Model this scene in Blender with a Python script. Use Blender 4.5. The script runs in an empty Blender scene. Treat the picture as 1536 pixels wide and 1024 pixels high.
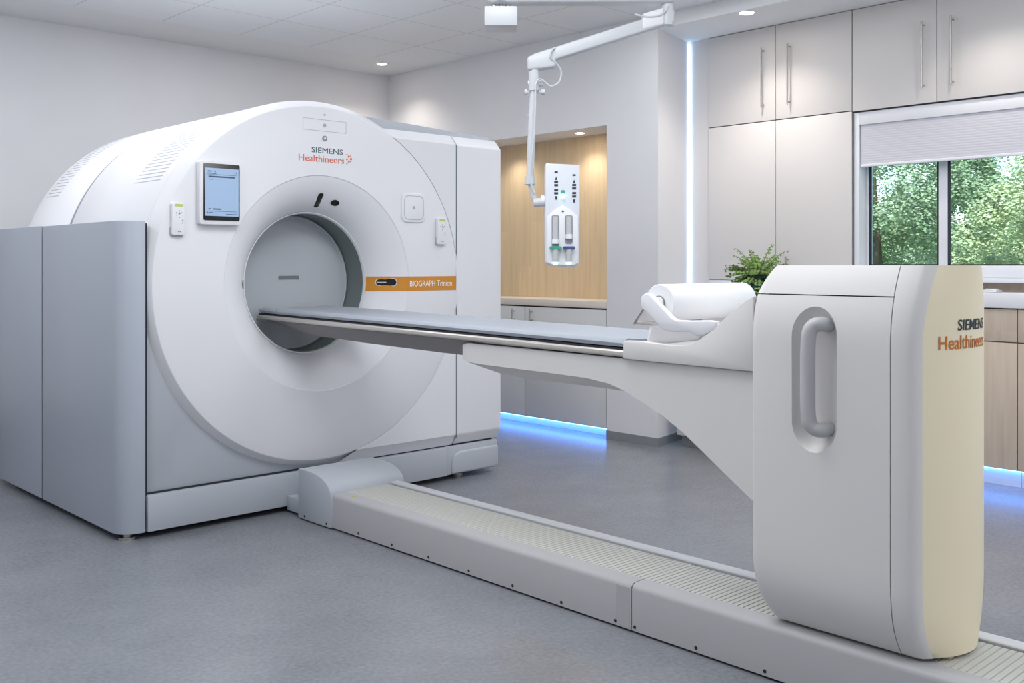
import bpy, bmesh, math, random
from mathutils import Vector, Matrix
random.seed(7)
SC = bpy.context.scene
COL = SC.collection
PI = math.pi

# ------------------------------------------------------------------ materials
def lin(c):
    return tuple(((v/255)/12.92 if v/255 <= .04045 else ((v/255+.055)/1.055)**2.4) for v in c)

def mat(name, rgb, rough=.5, metal=0., spec=.5, coat=0., emit=None, es=0., noise=None, bump=None):
    m = bpy.data.materials.new(name); m.use_nodes = True
    nt = m.node_tree; b = nt.nodes['Principled BSDF']
    col = lin(rgb)+(1,)
    b.inputs['Base Color'].default_value = col
    b.inputs['Roughness'].default_value = rough
    b.inputs['Metallic'].default_value = metal
    b.inputs['Specular IOR Level'].default_value = spec
    b.inputs['Coat Weight'].default_value = coat
    if emit:
        b.inputs['Emission Color'].default_value = lin(emit)+(1,)
        b.inputs['Emission Strength'].default_value = es
    tc = nt.nodes.new('ShaderNodeTexCoord')
    if noise:                       # (scale, amount)
        n = nt.nodes.new('ShaderNodeTexNoise'); n.inputs['Scale'].default_value = noise[0]
        n.inputs['Detail'].default_value = 6
        nt.links.new(tc.outputs['Object'], n.inputs['Vector'])
        r = nt.nodes.new('ShaderNodeMapRange')
        r.inputs['From Min'].default_value = .3; r.inputs['From Max'].default_value = .7
        r.inputs['To Min'].default_value = 1-noise[1]; r.inputs['To Max'].default_value = 1+noise[1]
        nt.links.new(n.outputs['Fac'], r.inputs['Value'])
        mx = nt.nodes.new('ShaderNodeVectorMath'); mx.operation = 'SCALE'
        mx.inputs[0].default_value = col[:3]
        nt.links.new(r.outputs['Result'], mx.inputs['Scale'])
        nt.links.new(mx.outputs['Vector'], b.inputs['Base Color'])
    if bump:                        # (scale, strength)
        n2 = nt.nodes.new('ShaderNodeTexNoise'); n2.inputs['Scale'].default_value = bump[0]
        nt.links.new(tc.outputs['Object'], n2.inputs['Vector'])
        bp = nt.nodes.new('ShaderNodeBump'); bp.inputs['Strength'].default_value = bump[1]
        bp.inputs['Distance'].default_value = .002
        nt.links.new(n2.outputs['Fac'], bp.inputs['Height'])
        nt.links.new(bp.outputs['Normal'], b.inputs['Normal'])
    return m

def emis(name, rgb, strength):
    m = bpy.data.materials.new(name); m.use_nodes = True
    nt = m.node_tree; nt.nodes.clear()
    o = nt.nodes.new('ShaderNodeOutputMaterial'); e = nt.nodes.new('ShaderNodeEmission')
    e.inputs['Color'].default_value = lin(rgb)+(1,); e.inputs['Strength'].default_value = strength
    nt.links.new(e.outputs[0], o.inputs['Surface'])
    return m

def wood(name, base, dark, plank, axis_len=2, vary=.10):
    """vertical or horizontal veneer boards; plank = board width along object Y"""
    m = bpy.data.materials.new(name); m.use_nodes = True
    nt = m.node_tree; b = nt.nodes['Principled BSDF']; b.inputs['Roughness'].default_value = .5
    L = nt.links.new
    tc = nt.nodes.new('ShaderNodeTexCoord'); sp = nt.nodes.new('ShaderNodeSeparateXYZ')
    L(tc.outputs['Object'], sp.inputs[0])
    dv = nt.nodes.new('ShaderNodeMath'); dv.operation = 'DIVIDE'; dv.inputs[1].default_value = plank
    L(sp.outputs['Y'], dv.inputs[0])
    fl = nt.nodes.new('ShaderNodeMath'); fl.operation = 'FLOOR'; L(dv.outputs[0], fl.inputs[0])
    # staggered board ends along Z
    wn0 = nt.nodes.new('ShaderNodeTexWhiteNoise'); wn0.noise_dimensions = '1D'; L(fl.outputs[0], wn0.inputs['W'])
    az = nt.nodes.new('ShaderNodeMath'); az.operation = 'ADD'; L(sp.outputs['Z'], az.inputs[0]); L(wn0.outputs['Value'], az.inputs[1])
    dz = nt.nodes.new('ShaderNodeMath'); dz.operation = 'DIVIDE'; dz.inputs[1].default_value = .9; L(az.outputs[0], dz.inputs[0])
    fz = nt.nodes.new('ShaderNodeMath'); fz.operation = 'FLOOR'; L(dz.outputs[0], fz.inputs[0])
    cb = nt.nodes.new('ShaderNodeCombineXYZ'); L(fl.outputs[0], cb.inputs[0]); L(fz.outputs[0], cb.inputs[1])
    wn = nt.nodes.new('ShaderNodeTexWhiteNoise'); wn.noise_dimensions = '2D'; L(cb.outputs[0], wn.inputs['Vector'])
    mp = nt.nodes.new('ShaderNodeMapping'); mp.inputs['Scale'].default_value = (30, 30, 1.6)
    L(tc.outputs['Object'], mp.inputs['Vector'])
    off = nt.nodes.new('ShaderNodeVectorMath'); off.operation = 'ADD'; L(mp.outputs[0], off.inputs[0]); L(wn.outputs['Color'], off.inputs[1])
    ns = nt.nodes.new('ShaderNodeTexNoise'); ns.inputs['Scale'].default_value = 1.2; ns.inputs['Detail'].default_value = 8
    L(off.outputs[0], ns.inputs['Vector'])
    rp = nt.nodes.new('ShaderNodeValToRGB')
    rp.color_ramp.elements[0].color = lin(dark)+(1,); rp.color_ramp.elements[1].color = lin(base)+(1,)
    rp.color_ramp.elements[0].position = .25; rp.color_ramp.elements[1].position = .6
    L(ns.outputs['Fac'], rp.inputs[0])
    mr = nt.nodes.new('ShaderNodeMapRange'); mr.inputs['To Min'].default_value = 1-vary; mr.inputs['To Max'].default_value = 1+vary
    L(wn.outputs['Value'], mr.inputs['Value'])
    mx = nt.nodes.new('ShaderNodeVectorMath'); mx.operation = 'SCALE'; L(rp.outputs[0], mx.inputs[0]); L(mr.outputs[0], mx.inputs['Scale'])
    L(mx.outputs[0], b.inputs['Base Color'])
    return m

M = {}
M['wall'] = mat('wall_paint', (235, 235, 238), .9, noise=(3, .012), bump=(180, .08))
M['ceil_plaster'] = mat('ceiling_plaster', (238, 239, 240), .95)
M['cab_white'] = mat('cabinet_white', (226, 222, 220), .42)
M['cab_edge'] = mat('cabinet_gap', (70, 66, 66), .8)
M['cab_grey'] = mat('niche_cabinet_grey', (224, 226, 227), .45)
M['counter'] = mat('white_worktop', (236, 236, 240), .3)
M['counter_warm'] = mat('cream_worktop', (232, 224, 212), .35)
M['oak_gap'] = mat('oak_gap', (140, 122, 106), .8)
M['steel'] = mat('brushed_steel', (190, 186, 180), .3, 1.)
M['plastic'] = mat('scanner_white', (236, 236, 240), .36, spec=.45)
M['plastic_soft'] = mat('table_white', (223, 220, 219), .42, spec=.4)
M['grey_side'] = mat('scanner_side_grey', (180, 187, 199), .4)
M['grey_front'] = mat('scanner_lower_grey', (184, 188, 196), .42)
M['grey_base'] = mat('scanner_base_grey', (186, 191, 199), .42)
M['seam'] = mat('seam_grey', (150, 152, 162), .6)
M['gap'] = mat('dark_gap', (38, 42, 50), .8)
M['line'] = mat('fine_line', (178, 182, 192), .6)
M['liner'] = mat('bore_liner', (112, 122, 122), .35)
M['cap'] = mat('bore_cap', (184, 188, 194), .45)
M['rim'] = mat('bore_rim', (226, 228, 228), .3)
M['black'] = mat('black_glass', (22, 24, 27), .15)
M['orange'] = mat('orange_stripe', (214, 142, 44), .45)
M['petrol'] = mat('logo_petrol', (62, 84, 96), .5)
M['petrol_d'] = mat('logo_petrol_dark', (22, 46, 56), .5)
M['logo_o'] = mat('logo_orange', (222, 112, 84), .5)
M['logo_o2'] = mat('logo_orange_deep', (206, 118, 24), .5)
M['whiteink'] = mat('white_ink', (250, 246, 238), .6)
M['beige'] = mat('column_beige', (244, 232, 202), .42)
M['mattress'] = mat('mattress_vinyl', (164, 170, 180), .5, bump=(60, .05))
M['taupe'] = mat('table_edge_metal', (204, 198, 192), .3, .35)
M['keel'] = mat('table_keel', (140, 136, 136), .5)
M['handle'] = mat('grip_grey', (186, 187, 189), .45)
M['rail'] = mat('rail_grey', (178, 178, 180), .45)
M['rail_rib'] = mat('rail_ribbed', (196, 196, 190), .5)
M['rail_light'] = mat('rail_rim', (214, 216, 220), .4)
M['screw'] = mat('screw_black', (24, 24, 26), .5)
M['screen'] = mat('tablet_screen', (150, 172, 200), .25, emit=(140, 172, 208), es=.30)
M['ink'] = mat('screen_ink', (70, 92, 120), .5)
M['ink_dark'] = mat('icon_ink', (50, 58, 66), .5)
M['yellow'] = mat('remote_yellow', (198, 214, 110), .5)
M['paper'] = mat('paper', (246, 247, 250), .85)
M['arm'] = mat('arm_white', (206, 209, 213), .35)
M['inj'] = mat('injector_white', (220, 224, 233), .4)
M['green'] = mat('knob_green', (60, 158, 134), .4)
M['navy'] = mat('knob_navy', (66, 82, 138), .4)
M['blind'] = mat('blind_fabric', (214, 214, 222), .9)
M['upvc'] = mat('window_frame_white', (236, 238, 244), .35)
M['gasket'] = mat('window_gasket', (44, 50, 58), .6)
M['baseboard'] = mat('vinyl_skirting', (140, 145, 148), .6)
M['leaf'] = mat('fern_leaf', (136, 168, 92), .5, noise=(40, .35))
M['stem'] = mat('fern_stem', (84, 104, 48), .6)
M['bark'] = mat('tree_bark', (92, 78, 62), .9, noise=(20, .25))
M['tree1'] = mat('tree_leaf_light', (196, 206, 158), .7, noise=(3, .15))
M['tree2'] = mat('tree_leaf_deep', (166, 186, 148), .7, noise=(3, .2))
M['grass'] = mat('lawn', (96, 130, 60), .9, noise=(4, .2))
M['wood_niche'] = wood('niche_oak', (228, 204, 166), (218, 190, 150), .14, vary=.05)
M['wood_cab'] = wood('cabinet_oak', (206, 190, 172), (194, 174, 154), .33, vary=.03)
M['led_blue'] = emis('led_blue', (84, 146, 255), 14)
M['led_pale'] = emis('led_pale_blue', (176, 214, 255), 12)
M['lamp'] = emis('lamp_warm', (255, 236, 210), 30)
M['lamp_soft'] = emis('injector_lamp', (190, 255, 230), 3)

def glass(name, tint=(235, 245, 245), a=.12):
    m = bpy.data.materials.new(name); m.use_nodes = True
    nt = m.node_tree; nt.nodes.clear(); L = nt.links.new
    o = nt.nodes.new('ShaderNodeOutputMaterial'); mx = nt.nodes.new('ShaderNodeMixShader')
    t = nt.nodes.new('ShaderNodeBsdfTransparent'); g = nt.nodes.new('ShaderNodeBsdfGlossy')
    t.inputs['Color'].default_value = lin(tint)+(1,); g.inputs['Roughness'].default_value = .02
    f = nt.nodes.new('ShaderNodeFresnel'); f.inputs['IOR'].default_value = 1.45
    L(f.outputs[0], mx.inputs[0]); L(t.outputs[0], mx.inputs[1]); L(g.outputs[0], mx.inputs[2])
    L(mx.outputs[0], o.inputs['Surface'])
    return m
M['glass'] = glass('window_glass')
M['glass_vase'] = glass('vase_glass', (200, 222, 222))
M['syringe'] = mat('syringe_grey', (196, 200, 200), .25)

# floor: mottled grey vinyl
def floor_mat():
    m = bpy.data.materials.new('vinyl_floor'); m.use_nodes = True
    nt = m.node_tree; b = nt.nodes['Principled BSDF']; L = nt.links.new
    tc = nt.nodes.new('ShaderNodeTexCoord')
    n1 = nt.nodes.new('ShaderNodeTexNoise'); n1.inputs['Scale'].default_value = 2.2; n1.inputs['Detail'].default_value = 10
    n1.inputs['Roughness'].default_value = .7
    L(tc.outputs['Object'], n1.inputs['Vector'])
    n2 = nt.nodes.new('ShaderNodeTexNoise'); n2.inputs['Scale'].default_value = 60; n2.inputs['Detail'].default_value = 4
    L(tc.outputs['Object'], n2.inputs['Vector'])
    ad = nt.nodes.new('ShaderNodeMath'); ad.operation = 'ADD'; L(n1.outputs['Fac'], ad.inputs[0]); L(n2.outputs['Fac'], ad.inputs[1])
    r = nt.nodes.new('ShaderNodeValToRGB'); r.color_ramp.elements[0].position = .30; r.color_ramp.elements[1].position = .66
    hf = nt.nodes.new('ShaderNodeMath'); hf.operation = 'MULTIPLY'; hf.inputs[1].default_value = .5; L(ad.outputs[0], hf.inputs[0])
    r.color_ramp.elements[0].color = lin((112, 115, 122))+(1,); r.color_ramp.elements[1].color = lin((140, 143, 149))+(1,)
    L(hf.outputs[0], r.inputs[0]); L(r.outputs[0], b.inputs['Base Color'])
    b.inputs['Roughness'].default_value = .27; b.inputs['Specular IOR Level'].default_value = 1.0
    bp = nt.nodes.new('ShaderNodeBump'); bp.inputs['Strength'].default_value = .06; bp.inputs['Distance'].default_value = .002
    L(n2.outputs['Fac'], bp.inputs['Height']); L(bp.outputs['Normal'], b.inputs['Normal'])
    return m
M['floor'] = floor_mat()

# ceiling: mineral tiles 0.6 m with fine shadow joints, object coordinates
def ceil_mat():
    m = bpy.data.materials.new('ceiling_tiles'); m.use_nodes = True
    nt = m.node_tree; b = nt.nodes['Principled BSDF']; L = nt.links.new
    b.inputs['Roughness'].default_value = .95
    tc = nt.nodes.new('ShaderNodeTexCoord'); sp = nt.nodes.new('ShaderNodeSeparateXYZ'); L(tc.outputs['Object'], sp.inputs[0])
    outs = []
    for ax, o in (('X', 3.64), ('Y', 6.80)):
        s = nt.nodes.new('ShaderNodeMath'); s.operation = 'SUBTRACT'; s.inputs[1].default_value = o; L(sp.outputs[ax], s.inputs[0])
        d = nt.nodes.new('ShaderNodeMath'); d.operation = 'DIVIDE'; d.inputs[1].default_value = .6; L(s.outputs[0], d.inputs[0])
        f = nt.nodes.new('ShaderNodeMath'); f.operation = 'FRACT'; L(d.outputs[0], f.inputs[0])
        c = nt.nodes.new('ShaderNodeMath'); c.operation = 'LESS_THAN'; c.inputs[1].default_value = .012; L(f.outputs[0], c.inputs[0])
        outs.append(c)
    mx = nt.nodes.new('ShaderNodeMath'); mx.operation = 'MAXIMUM'; L(outs[0].outputs[0], mx.inputs[0]); L(outs[1].outputs[0], mx.inputs[1])
    cm = nt.nodes.new('ShaderNodeMix'); cm.data_type = 'RGBA'
    cm.inputs[6].default_value = lin((240, 242, 245))+(1,); cm.inputs[7].default_value = lin((206, 208, 212))+(1,)
    L(mx.outputs[0], cm.inputs[0]); L(cm.outputs[2], b.inputs['Base Color'])
    return m
M['tiles'] = ceil_mat()

# ------------------------------------------------------------------ mesh helpers
def B(): return bmesh.new()

def box(bm, x0, x1, y0, y1, z0, z1):
    v = [bm.verts.new(p) for p in ((x0,y0,z0),(x1,y0,z0),(x1,y1,z0),(x0,y1,z0),(x0,y0,z1),(x1,y0,z1),(x1,y1,z1),(x0,y1,z1))]
    for f in ((3,2,1,0),(4,5,6,7),(0,1,5,4),(1,2,6,5),(2,3,7,6),(3,0,4,7)):
        bm.faces.new([v[i] for i in f])
    return bm

def prism(bm, pts, axis, a, b):
    """extrude polygon pts (2d) along axis from a to b"""
    def P(p, t):
        return {'X': (t, p[0], p[1]), 'Y': (p[0], t, p[1]), 'Z': (p[0], p[1], t)}[axis]
    lo = [bm.verts.new(P(p, a)) for p in pts]; hi = [bm.verts.new(P(p, b)) for p in pts]
    n = len(pts)
    bm.faces.new(lo[::-1]); bm.faces.new(hi)
    for i in range(n):
        bm.faces.new((lo[i], lo[(i+1) % n], hi[(i+1) % n], hi[i]))
    return bm

def loft(bm, rings, cap=True):
    rs = [[bm.verts.new(p) for p in r] for r in rings]
    n = len(rs[0])
    for a, b in zip(rs, rs[1:]):
        for i in range(n):
            bm.faces.new((a[i], a[(i+1) % n], b[(i+1) % n], b[i]))
    if cap:
        bm.faces.new(rs[0][::-1]); bm.faces.new(rs[-1])
    return bm

def lathe_y(bm, prof, cx, cz, seg=128, a0=0., a1=2*PI):
    """revolve (r, y) profile about an axis parallel to Y through (cx, cz)"""
    full = abs(a1-a0-2*PI) < 1e-6
    n = seg if full else seg+1
    rings = []
    for r, y in prof:
        rings.append([bm.verts.new((cx+r*math.cos(a0+(a1-a0)*i/seg), y, cz+r*math.sin(a0+(a1-a0)*i/seg))) for i in range(n)])
    for a, b in zip(rings, rings[1:]):
        for i in range(seg):
            j = (i+1) % n
            bm.faces.new((a[i], a[j], b[j], b[i]))
    return bm

def tube(bm, pts, r, seg=12, cap=True):
    pts = [Vector(p) for p in pts]
    rr = r if isinstance(r, (list, tuple)) else [r]*len(pts)
    rings = []; up = None
    for i, p in enumerate(pts):
        if i == 0: d = pts[1]-p
        elif i == len(pts)-1: d = p-pts[i-1]
        else: d = (pts[i+1]-p).normalized()+(p-pts[i-1]).normalized()
        d.normalize()
        if up is None:
            up = Vector((0, 0, 1)) if abs(d.z) < .9 else Vector((1, 0, 0))
        u = d.cross(up).normalized(); w = u.cross(d).normalized(); up = w
        rings.append([p+rr[i]*(math.cos(2*PI*k/seg)*u+math.sin(2*PI*k/seg)*w) for k in range(seg)])
    return loft(bm, rings, cap)

def cyl(bm, p0, p1, r, seg=24): return tube(bm, [p0, p1], r, seg)

def smooth_path(pts, n=8):
    pts = [Vector(p) for p in pts]; out = []
    P = [pts[0]]+pts+[pts[-1]]
    for i in range(1, len(P)-2):
        for k in range(n):
            t = k/n
            a, b, c, d = P[i-1], P[i], P[i+1], P[i+2]
            out.append(.5*((2*b)+(-a+c)*t+(2*a-5*b+4*c-d)*t*t+(-a+3*b-3*c+d)*t**3))
    out.append(pts[-1]); return out

def rrect(x0, x1, y0, y1, r, n=5):
    o = []
    for cx, cy, a in ((x1-r, y1-r, 0), (x0+r, y1-r, 90), (x0+r, y0+r, 180), (x1-r, y0+r, 270)):
        for k in range(n+1):
            t = math.radians(a+90*k/n); o.append((cx+r*math.cos(t), cy+r*math.sin(t)))
    return o

def finish(bm, bevel=0, seg=2, ang=35, recalc=True):
    if recalc: bmesh.ops.recalc_face_normals(bm, faces=bm.faces)
    if bevel:
        es = [e for e in bm.edges if len(e.link_faces) == 2 and e.calc_face_angle(0) > math.radians(30)]
        bmesh.ops.bevel(bm, geom=es, offset=bevel, segments=seg, profile=.5, affect='EDGES', clamp_overlap=True)
    for f in bm.faces: f.smooth = True
    for e in bm.edges:
        if len(e.link_faces) == 2: e.smooth = e.calc_face_angle(0) < math.radians(ang)
    return bm

def obj(name, bm, m, parent=None, bevel=0, seg=2, ang=35, recalc=True, kind=None):
    finish(bm, bevel, seg, ang, recalc)
    me = bpy.data.meshes.new(name); bm.to_mesh(me); bm.free()
    me.materials.append(m)
    o = bpy.data.objects.new(name, me); COL.objects.link(o)
    if parent is not None:
        o.parent = parent
        w = world_loc(parent)
        o.location = (-w[0], -w[1], -w[2])
    if kind: o['kind'] = kind
    return o

def world_loc(o):
    p = Vector((0, 0, 0))
    while o is not None:
        p += o.location; o = o.parent
    return p

def rebase(o, loc):
    """move a top-level mesh's origin to loc without moving its shape"""
    o.data.transform(Matrix.Translation((-loc[0], -loc[1], -loc[2]))); o.location = loc

def tag(o, label, cat, group=None):
    o['label'] = label; o['category'] = cat
    if group: o['group'] = group
    return o

def thing(name, label, cat, loc, group=None):
    o = bpy.data.objects.new(name, None); COL.objects.link(o)
    o.location = loc; o.empty_display_size = .1
    return tag(o, label, cat, group)

def struct(name, bm, m, bevel=0, parent=None):
    return obj(name, bm, m, parent, bevel, kind=None if parent else 'structure')

def text_bm(s, width, height=None, bold=0., extrude=.0006, align='L'):
    """flat lettering as a bmesh in (x, z) local coords, x from 0..width, z from baseline"""
    cu = bpy.data.curves.new('lettering', 'FONT'); cu.body = s; cu.offset = bold; cu.extrude = 0; cu.resolution_u = 3
    o = bpy.data.objects.new('lettering', cu); COL.objects.link(o)
    bpy.context.view_layer.update()
    dg = bpy.context.evaluated_depsgraph_get()
    me = bpy.data.meshes.new_from_object(o.evaluated_get(dg))
    bpy.data.objects.remove(o); bpy.data.curves.remove(cu)
    bm = bmesh.new(); bm.from_mesh(me); bpy.data.meshes.remove(me)
    xs = [v.co.x for v in bm.verts]; ys = [v.co.y for v in bm.verts]
    sx = width/(max(xs)-min(xs)); sz = sx if height is None else height/(max(ys)-min(ys))
    x0, y0 = min(xs), min(ys)
    r = bmesh.ops.extrude_face_region(bm, geom=list(bm.faces))
    top = [e for e in r['geom'] if isinstance(e, bmesh.types.BMVert)]
    for v in top: v.co.z += 1
    for v in bm.verts:
        v.co = Vector(((v.co.x-x0)*sx, -extrude if v.co.z > .5 else extrude*.2, (v.co.y-y0)*sz))
    return bm

def place(bm, fn):
    for v in bm.verts: v.co = Vector(fn(v.co))
    return bm

# ------------------------------------------------------------------ room
H = 2.965
AX = 5.44            # wall with the niche
BX = 5.95            # cabinet wall
YB = 7.39            # back wall
WX = 6.10            # window plane
YP = 4.41            # end of the deep wall pier

struct('floor', box(B(), -2.2, 6.3, -3.2, 7.6, -.12, 0), M['floor'])
struct('ceiling', box(B(), -2.2, AX, -3.2, 6.80, H, H+.15), M['tiles'])
struct('ceiling_back', box(B(), -2.2, AX+.4, 6.80, 7.6, H, H+.15), M['ceil_plaster'])
struct('ceiling_soffit', box(B(), AX, 6.5, -3.2, YP, 2.87, H+.15), M['ceil_plaster'])
struct('wall_back', box(B(), -2.2, 6.3, YB, YB+.2, 0, H), M['wall'])
struct('wall_left', box(B(), -2.2, -2.0, -3.2, YB, 0, H), M['wall'])
struct('wall_front', box(B(), -2.0, 6.5, -3.2, -3.0, 0, H), M['wall'])
bm = B()
box(bm, AX, AX+.45, 6.45, YB, 0, H)                  # beyond the niche
box(bm, AX, AX+.45, 4.755, 6.45, 2.255, H)           # over the niche
prism(bm, [(AX, 4.29), (BX, 4.405), (BX+.35, 4.405), (BX+.35, 4.755), (AX, 4.755)], 'Z', 0, H)               # white pier
box(bm, AX+.36, AX+.45, 4.755, 6.45, 0, 2.255)       # behind the niche
struct('wall_right', bm, M['wall'])
bm = B()
box(bm, AX+.345, AX+.36, 4.755, 6.45, .985, 2.255)
struct('trim_1', bm, M['wood_niche'])
# cabinet wall round the window
struct('wall_window_left', box(B(), 6.0, 6.14, 3.125, 4.404, 0, 2.87), M['wall'])
struct('wall_window_top', box(B(), 6.10, 6.2, 1.30, 3.124, 2.14, 2.87), M['wall'])
struct('wall_window_bottom', box(B(), 6.12, 6.2, 1.30, 3.124, 0, 1.17), M['wall'])
struct('wall_window_near', box(B(), 6.05, 6.2, -3.2, 1.299, 0, 2.87), M['wall'])
struct('baseboard_right', prism(B(), [(AX-.006, 4.755), (AX-.006, 4.284), (BX, 4.398), (BX, 4.404), (AX, 4.29), (AX, 4.755)], 'Z', 0, .06), M['baseboard'])
struct('baseboard_back', box(B(), -2, AX, YB-.006, YB, 0, .20), M['baseboard'])
struct('baseboard_left', box(B(), -2, -1.994, -3, YB-.006, 0, .10), M['baseboard'])
# plain filler panel between pier and cupboards
struct('trim_2', box(B(), BX-.005, BX+.02, 4.222, 4.388, 0, 2.87), M['cab_white'])

# ------------------------------------------------------------------ window
win = obj('window_1', prism(prism(prism(box(B(), 6.06, 6.12, 1.30, 3.10, 1.1725, 1.245), [(2.575,1.245),(2.630,1.245),(2.630,2.15),(2.575,2.15)], 'X', 6.06, 6.12), [(3.078,1.245),(3.10,1.245),(3.10,2.15),(3.078,2.15)], 'X', 6.06, 6.12), [(1.30,2.09),(3.10,2.09),(3.10,2.15),(1.30,2.15)], 'X', 6.06, 6.12), M['upvc'], kind='structure', bevel=.004)
g = B()
for y0, y1 in ((2.632, 3.078), (1.36, 2.575)):
    for a in ((y0, y0+.008, 1.245, 2.09), (y1-.014, y1, 1.245, 2.09), (y0, y1, 1.245, 1.253)):
        box(g, 6.068, 6.078, a[0], a[1], a[2], a[3])
obj('window_gasket', g, M['gasket'], win)
for y0, y1 in ((2.632, 3.078), (1.36, 2.575)):
    obj('window_pane', box(B(), 6.082, 6.088, y0, y1, 1.245, 2.09), M['glass'], win)
struct('trim_3', box(B(), 5.99, 6.10, 1.3, 3.10, 1.145, 1.172), M['upvc'], bevel=.004)     # window sill
struct('trim_4', box(B(), 6.085, 6.105, 1.3, 3.10, 1.092, 1.145), M['wood_cab'])
bm = B()                                                                               # white window surround
box(bm, BX+.0, BX+.15, 3.085, 3.122, 1.0, 2.215)
box(bm, BX+.0, BX+.15, 1.28, 3.085, 2.135, 2.215)
struct('trim_5', bm, M['upvc'], bevel=.002)
bl = thing('window_blind', 'pale pleated window blind drawn halfway down over the window', 'blind', (BX+.03, 2.2, 1.86))
bm = B()
n = 16; z0, z1 = 1.885, 2.135
for i in range(n):
    a = z0+(z1-z0)*i/n; b = z0+(z1-z0)*(i+1)/n
    prism(bm, [(BX+.0125, a), (BX+.0110, (a+b)/2), (BX+.0125, b), (BX+.026, b), (BX+.026, a)], 'Y', 1.30, 3.080)
obj('fabric', bm, M['blind'], bl, ang=50)
obj('bottom_bar', box(B(), BX+.006, BX+.030, 1.30, 3.080, 1.868, 1.885), M['upvc'], bl, bevel=.003)

# ------------------------------------------------------------------ cupboards
def bar_handle(parent, x, y, z0, z1, off=.035, r=.006, axis='Z'):
    bm = B()
    if axis == 'Z':
        cyl(bm, (x-off, y, z0), (x-off, y, z1), r, 14)
        for z in (z0+.02, z1-.02): cyl(bm, (x-off, y, z), (x, y, z), r*.8, 10)
    return obj('handle', bm, M['steel'], parent)

def cupboard(name, label, x, y0, y1, z0, z1, splits, handles, m, group=None, depth=.068, cat='cabinet', thick=.02):
    t = thing(name, label, cat, (x+depth/2, (y0+y1)/2, z0), group)
    obj('carcass', box(B(), x+thick+.001, x+depth, y0+.002, y1-.002, z0+.002, z1-.002), M['cab_edge'] if False else m, t)
    ys = [y0]+splits+[y1]
    g = B(); gp = .0045
    box(g, x+thick*.5, x+thick+.002, y0, y1, z0, z1)
    obj('shadow_gap', g, M['cab_edge'], t)
    for i in range(len(ys)-1):
        d = obj('door', box(B(), x, x+thick, ys[i]+gp/2, ys[i+1]-gp/2, z0+gp/2, z1-gp/2), m, t, bevel=.0015, seg=2)
        if handles[i]:
            hy, hz0, hz1 = handles[i]
            bar_handle(d, x, hy, hz0, hz1)
    return t
G1 = 'white overhead cupboards'
cupboard('overhead_cabinet', 'white two-door overhead cupboard directly above the tall white cupboard', BX-.02, 3.124, 4.220, 2.228, 2.868, [3.676],
         [(3.565, 2.314, 2.725), (3.765, 2.320, 2.727)], M['cab_white'], G1)
cupboard('overhead_cabinet', 'white two-door overhead cupboard directly above the window and blind', BX-.02, 2.030, 3.122, 2.220, 2.868, [2.583],
         [(2.484, 2.308, 2.712), (2.659, 2.308, 2.710)], M['cab_white'], G1)
cupboard('tall_cabinet', 'plain white two-door cupboard left of the window, behind the fern', BX-.02, 3.124, 4.220, 1.142, 2.226, [3.676],
         [(3.578, 1.17, 1.305), None], M['cab_white'])
# low cupboard with worktop that carries the fern (behind the couch head)
t = thing('low_cabinet', 'white low cupboard with worktop under the fern, mostly hidden behind the couch column', 'cabinet', (5.75, 3.7, 0))
obj('carcass', box(B(), 5.56, 5.92, 3.126, 4.22, .08, .92), M['cab_white'], t, bevel=.002)
obj('worktop', box(B(), 5.54, 5.93, 3.126, 4.22, .92, .95), M['counter'], t, bevel=.004)
obj('upstand', box(B(), 5.932, 5.995, 3.128, 4.218, .90, 1.141), M['counter'], t, bevel=.001)
obj('plinth', box(B(), 5.62, 5.93, 3.126, 4.22, 0, .08), M['baseboard'], t)

# wooden base units right of the couch, under the window
def base_unit(label, y0, y1):
    t = thing('base_cabinet', label, 'cabinet', (5.95, (y0+y1)/2, 0), 'oak base cabinets under the window')
    obj('carcass', box(B(), 5.885, 6.10, y0+.001, y1-.001, .10, 1.0), M['wood_cab'], t)
    obj('shadow_gap', box(B(), 5.878, 5.887, y0, y1, .10, 1.0), M['oak_gap'], t)
    obj('door', box(B(), 5.866, 5.880, y0+.002, y1-.002, .102, .812), M['wood_cab'], t, bevel=.001)
    obj('drawer_front', box(B(), 5.866, 5.880, y0+.002, y1-.002, .818, 1.0), M['wood_cab'], t, bevel=.001)
    obj('plinth', box(B(), 5.93, 6.10, y0, y1, 0, .10), M['cab_grey'], t)
    return t
base_unit('oak base cabinet under the window, half hidden by the couch column', 2.105, 3.10)
base_unit('oak base cabinet cut off by the right edge of the picture', 1.30, 2.103)
tag(obj('worktop', box(B(), 5.845, 6.085, 1.30, 3.11, 1.006, 1.092), M['counter'], bevel=.006), 'thick white worktop over the oak base cabinets under the window', 'worktop')
tag(obj('tray', box(box(B(), 5.90, 5.99, 2.23, 2.33, 1.0925, 1.104), 5.91, 5.96, 2.235, 2.30, 1.104, 1.112), M['upvc'], bevel=.004), 'small flat white tray lying on the worktop beside the couch column', 'tray')
def led(name, label, b, m, group=None):
    o = tag(obj(name, b, m), label, 'light strip', group)
    return o
led('led_strip', 'blue light strip under the oak base cabinets at the right edge', box(B(), 5.905, 5.925, 1.32, 3.10, .090, .0985), M['led_blue'])
led('led_strip', 'blue light strip glowing under the grey cupboards of the oak niche', box(B(), AX+.05, AX+.075, 4.77, 6.43, .055, .066), M['led_blue'])
led('led_strip', 'tall vertical pale blue light strip between white pier and cupboards', box(B(), BX-.014, BX-.007, 4.390, 4.399, .10, 2.855), M['led_pale'])

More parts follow.
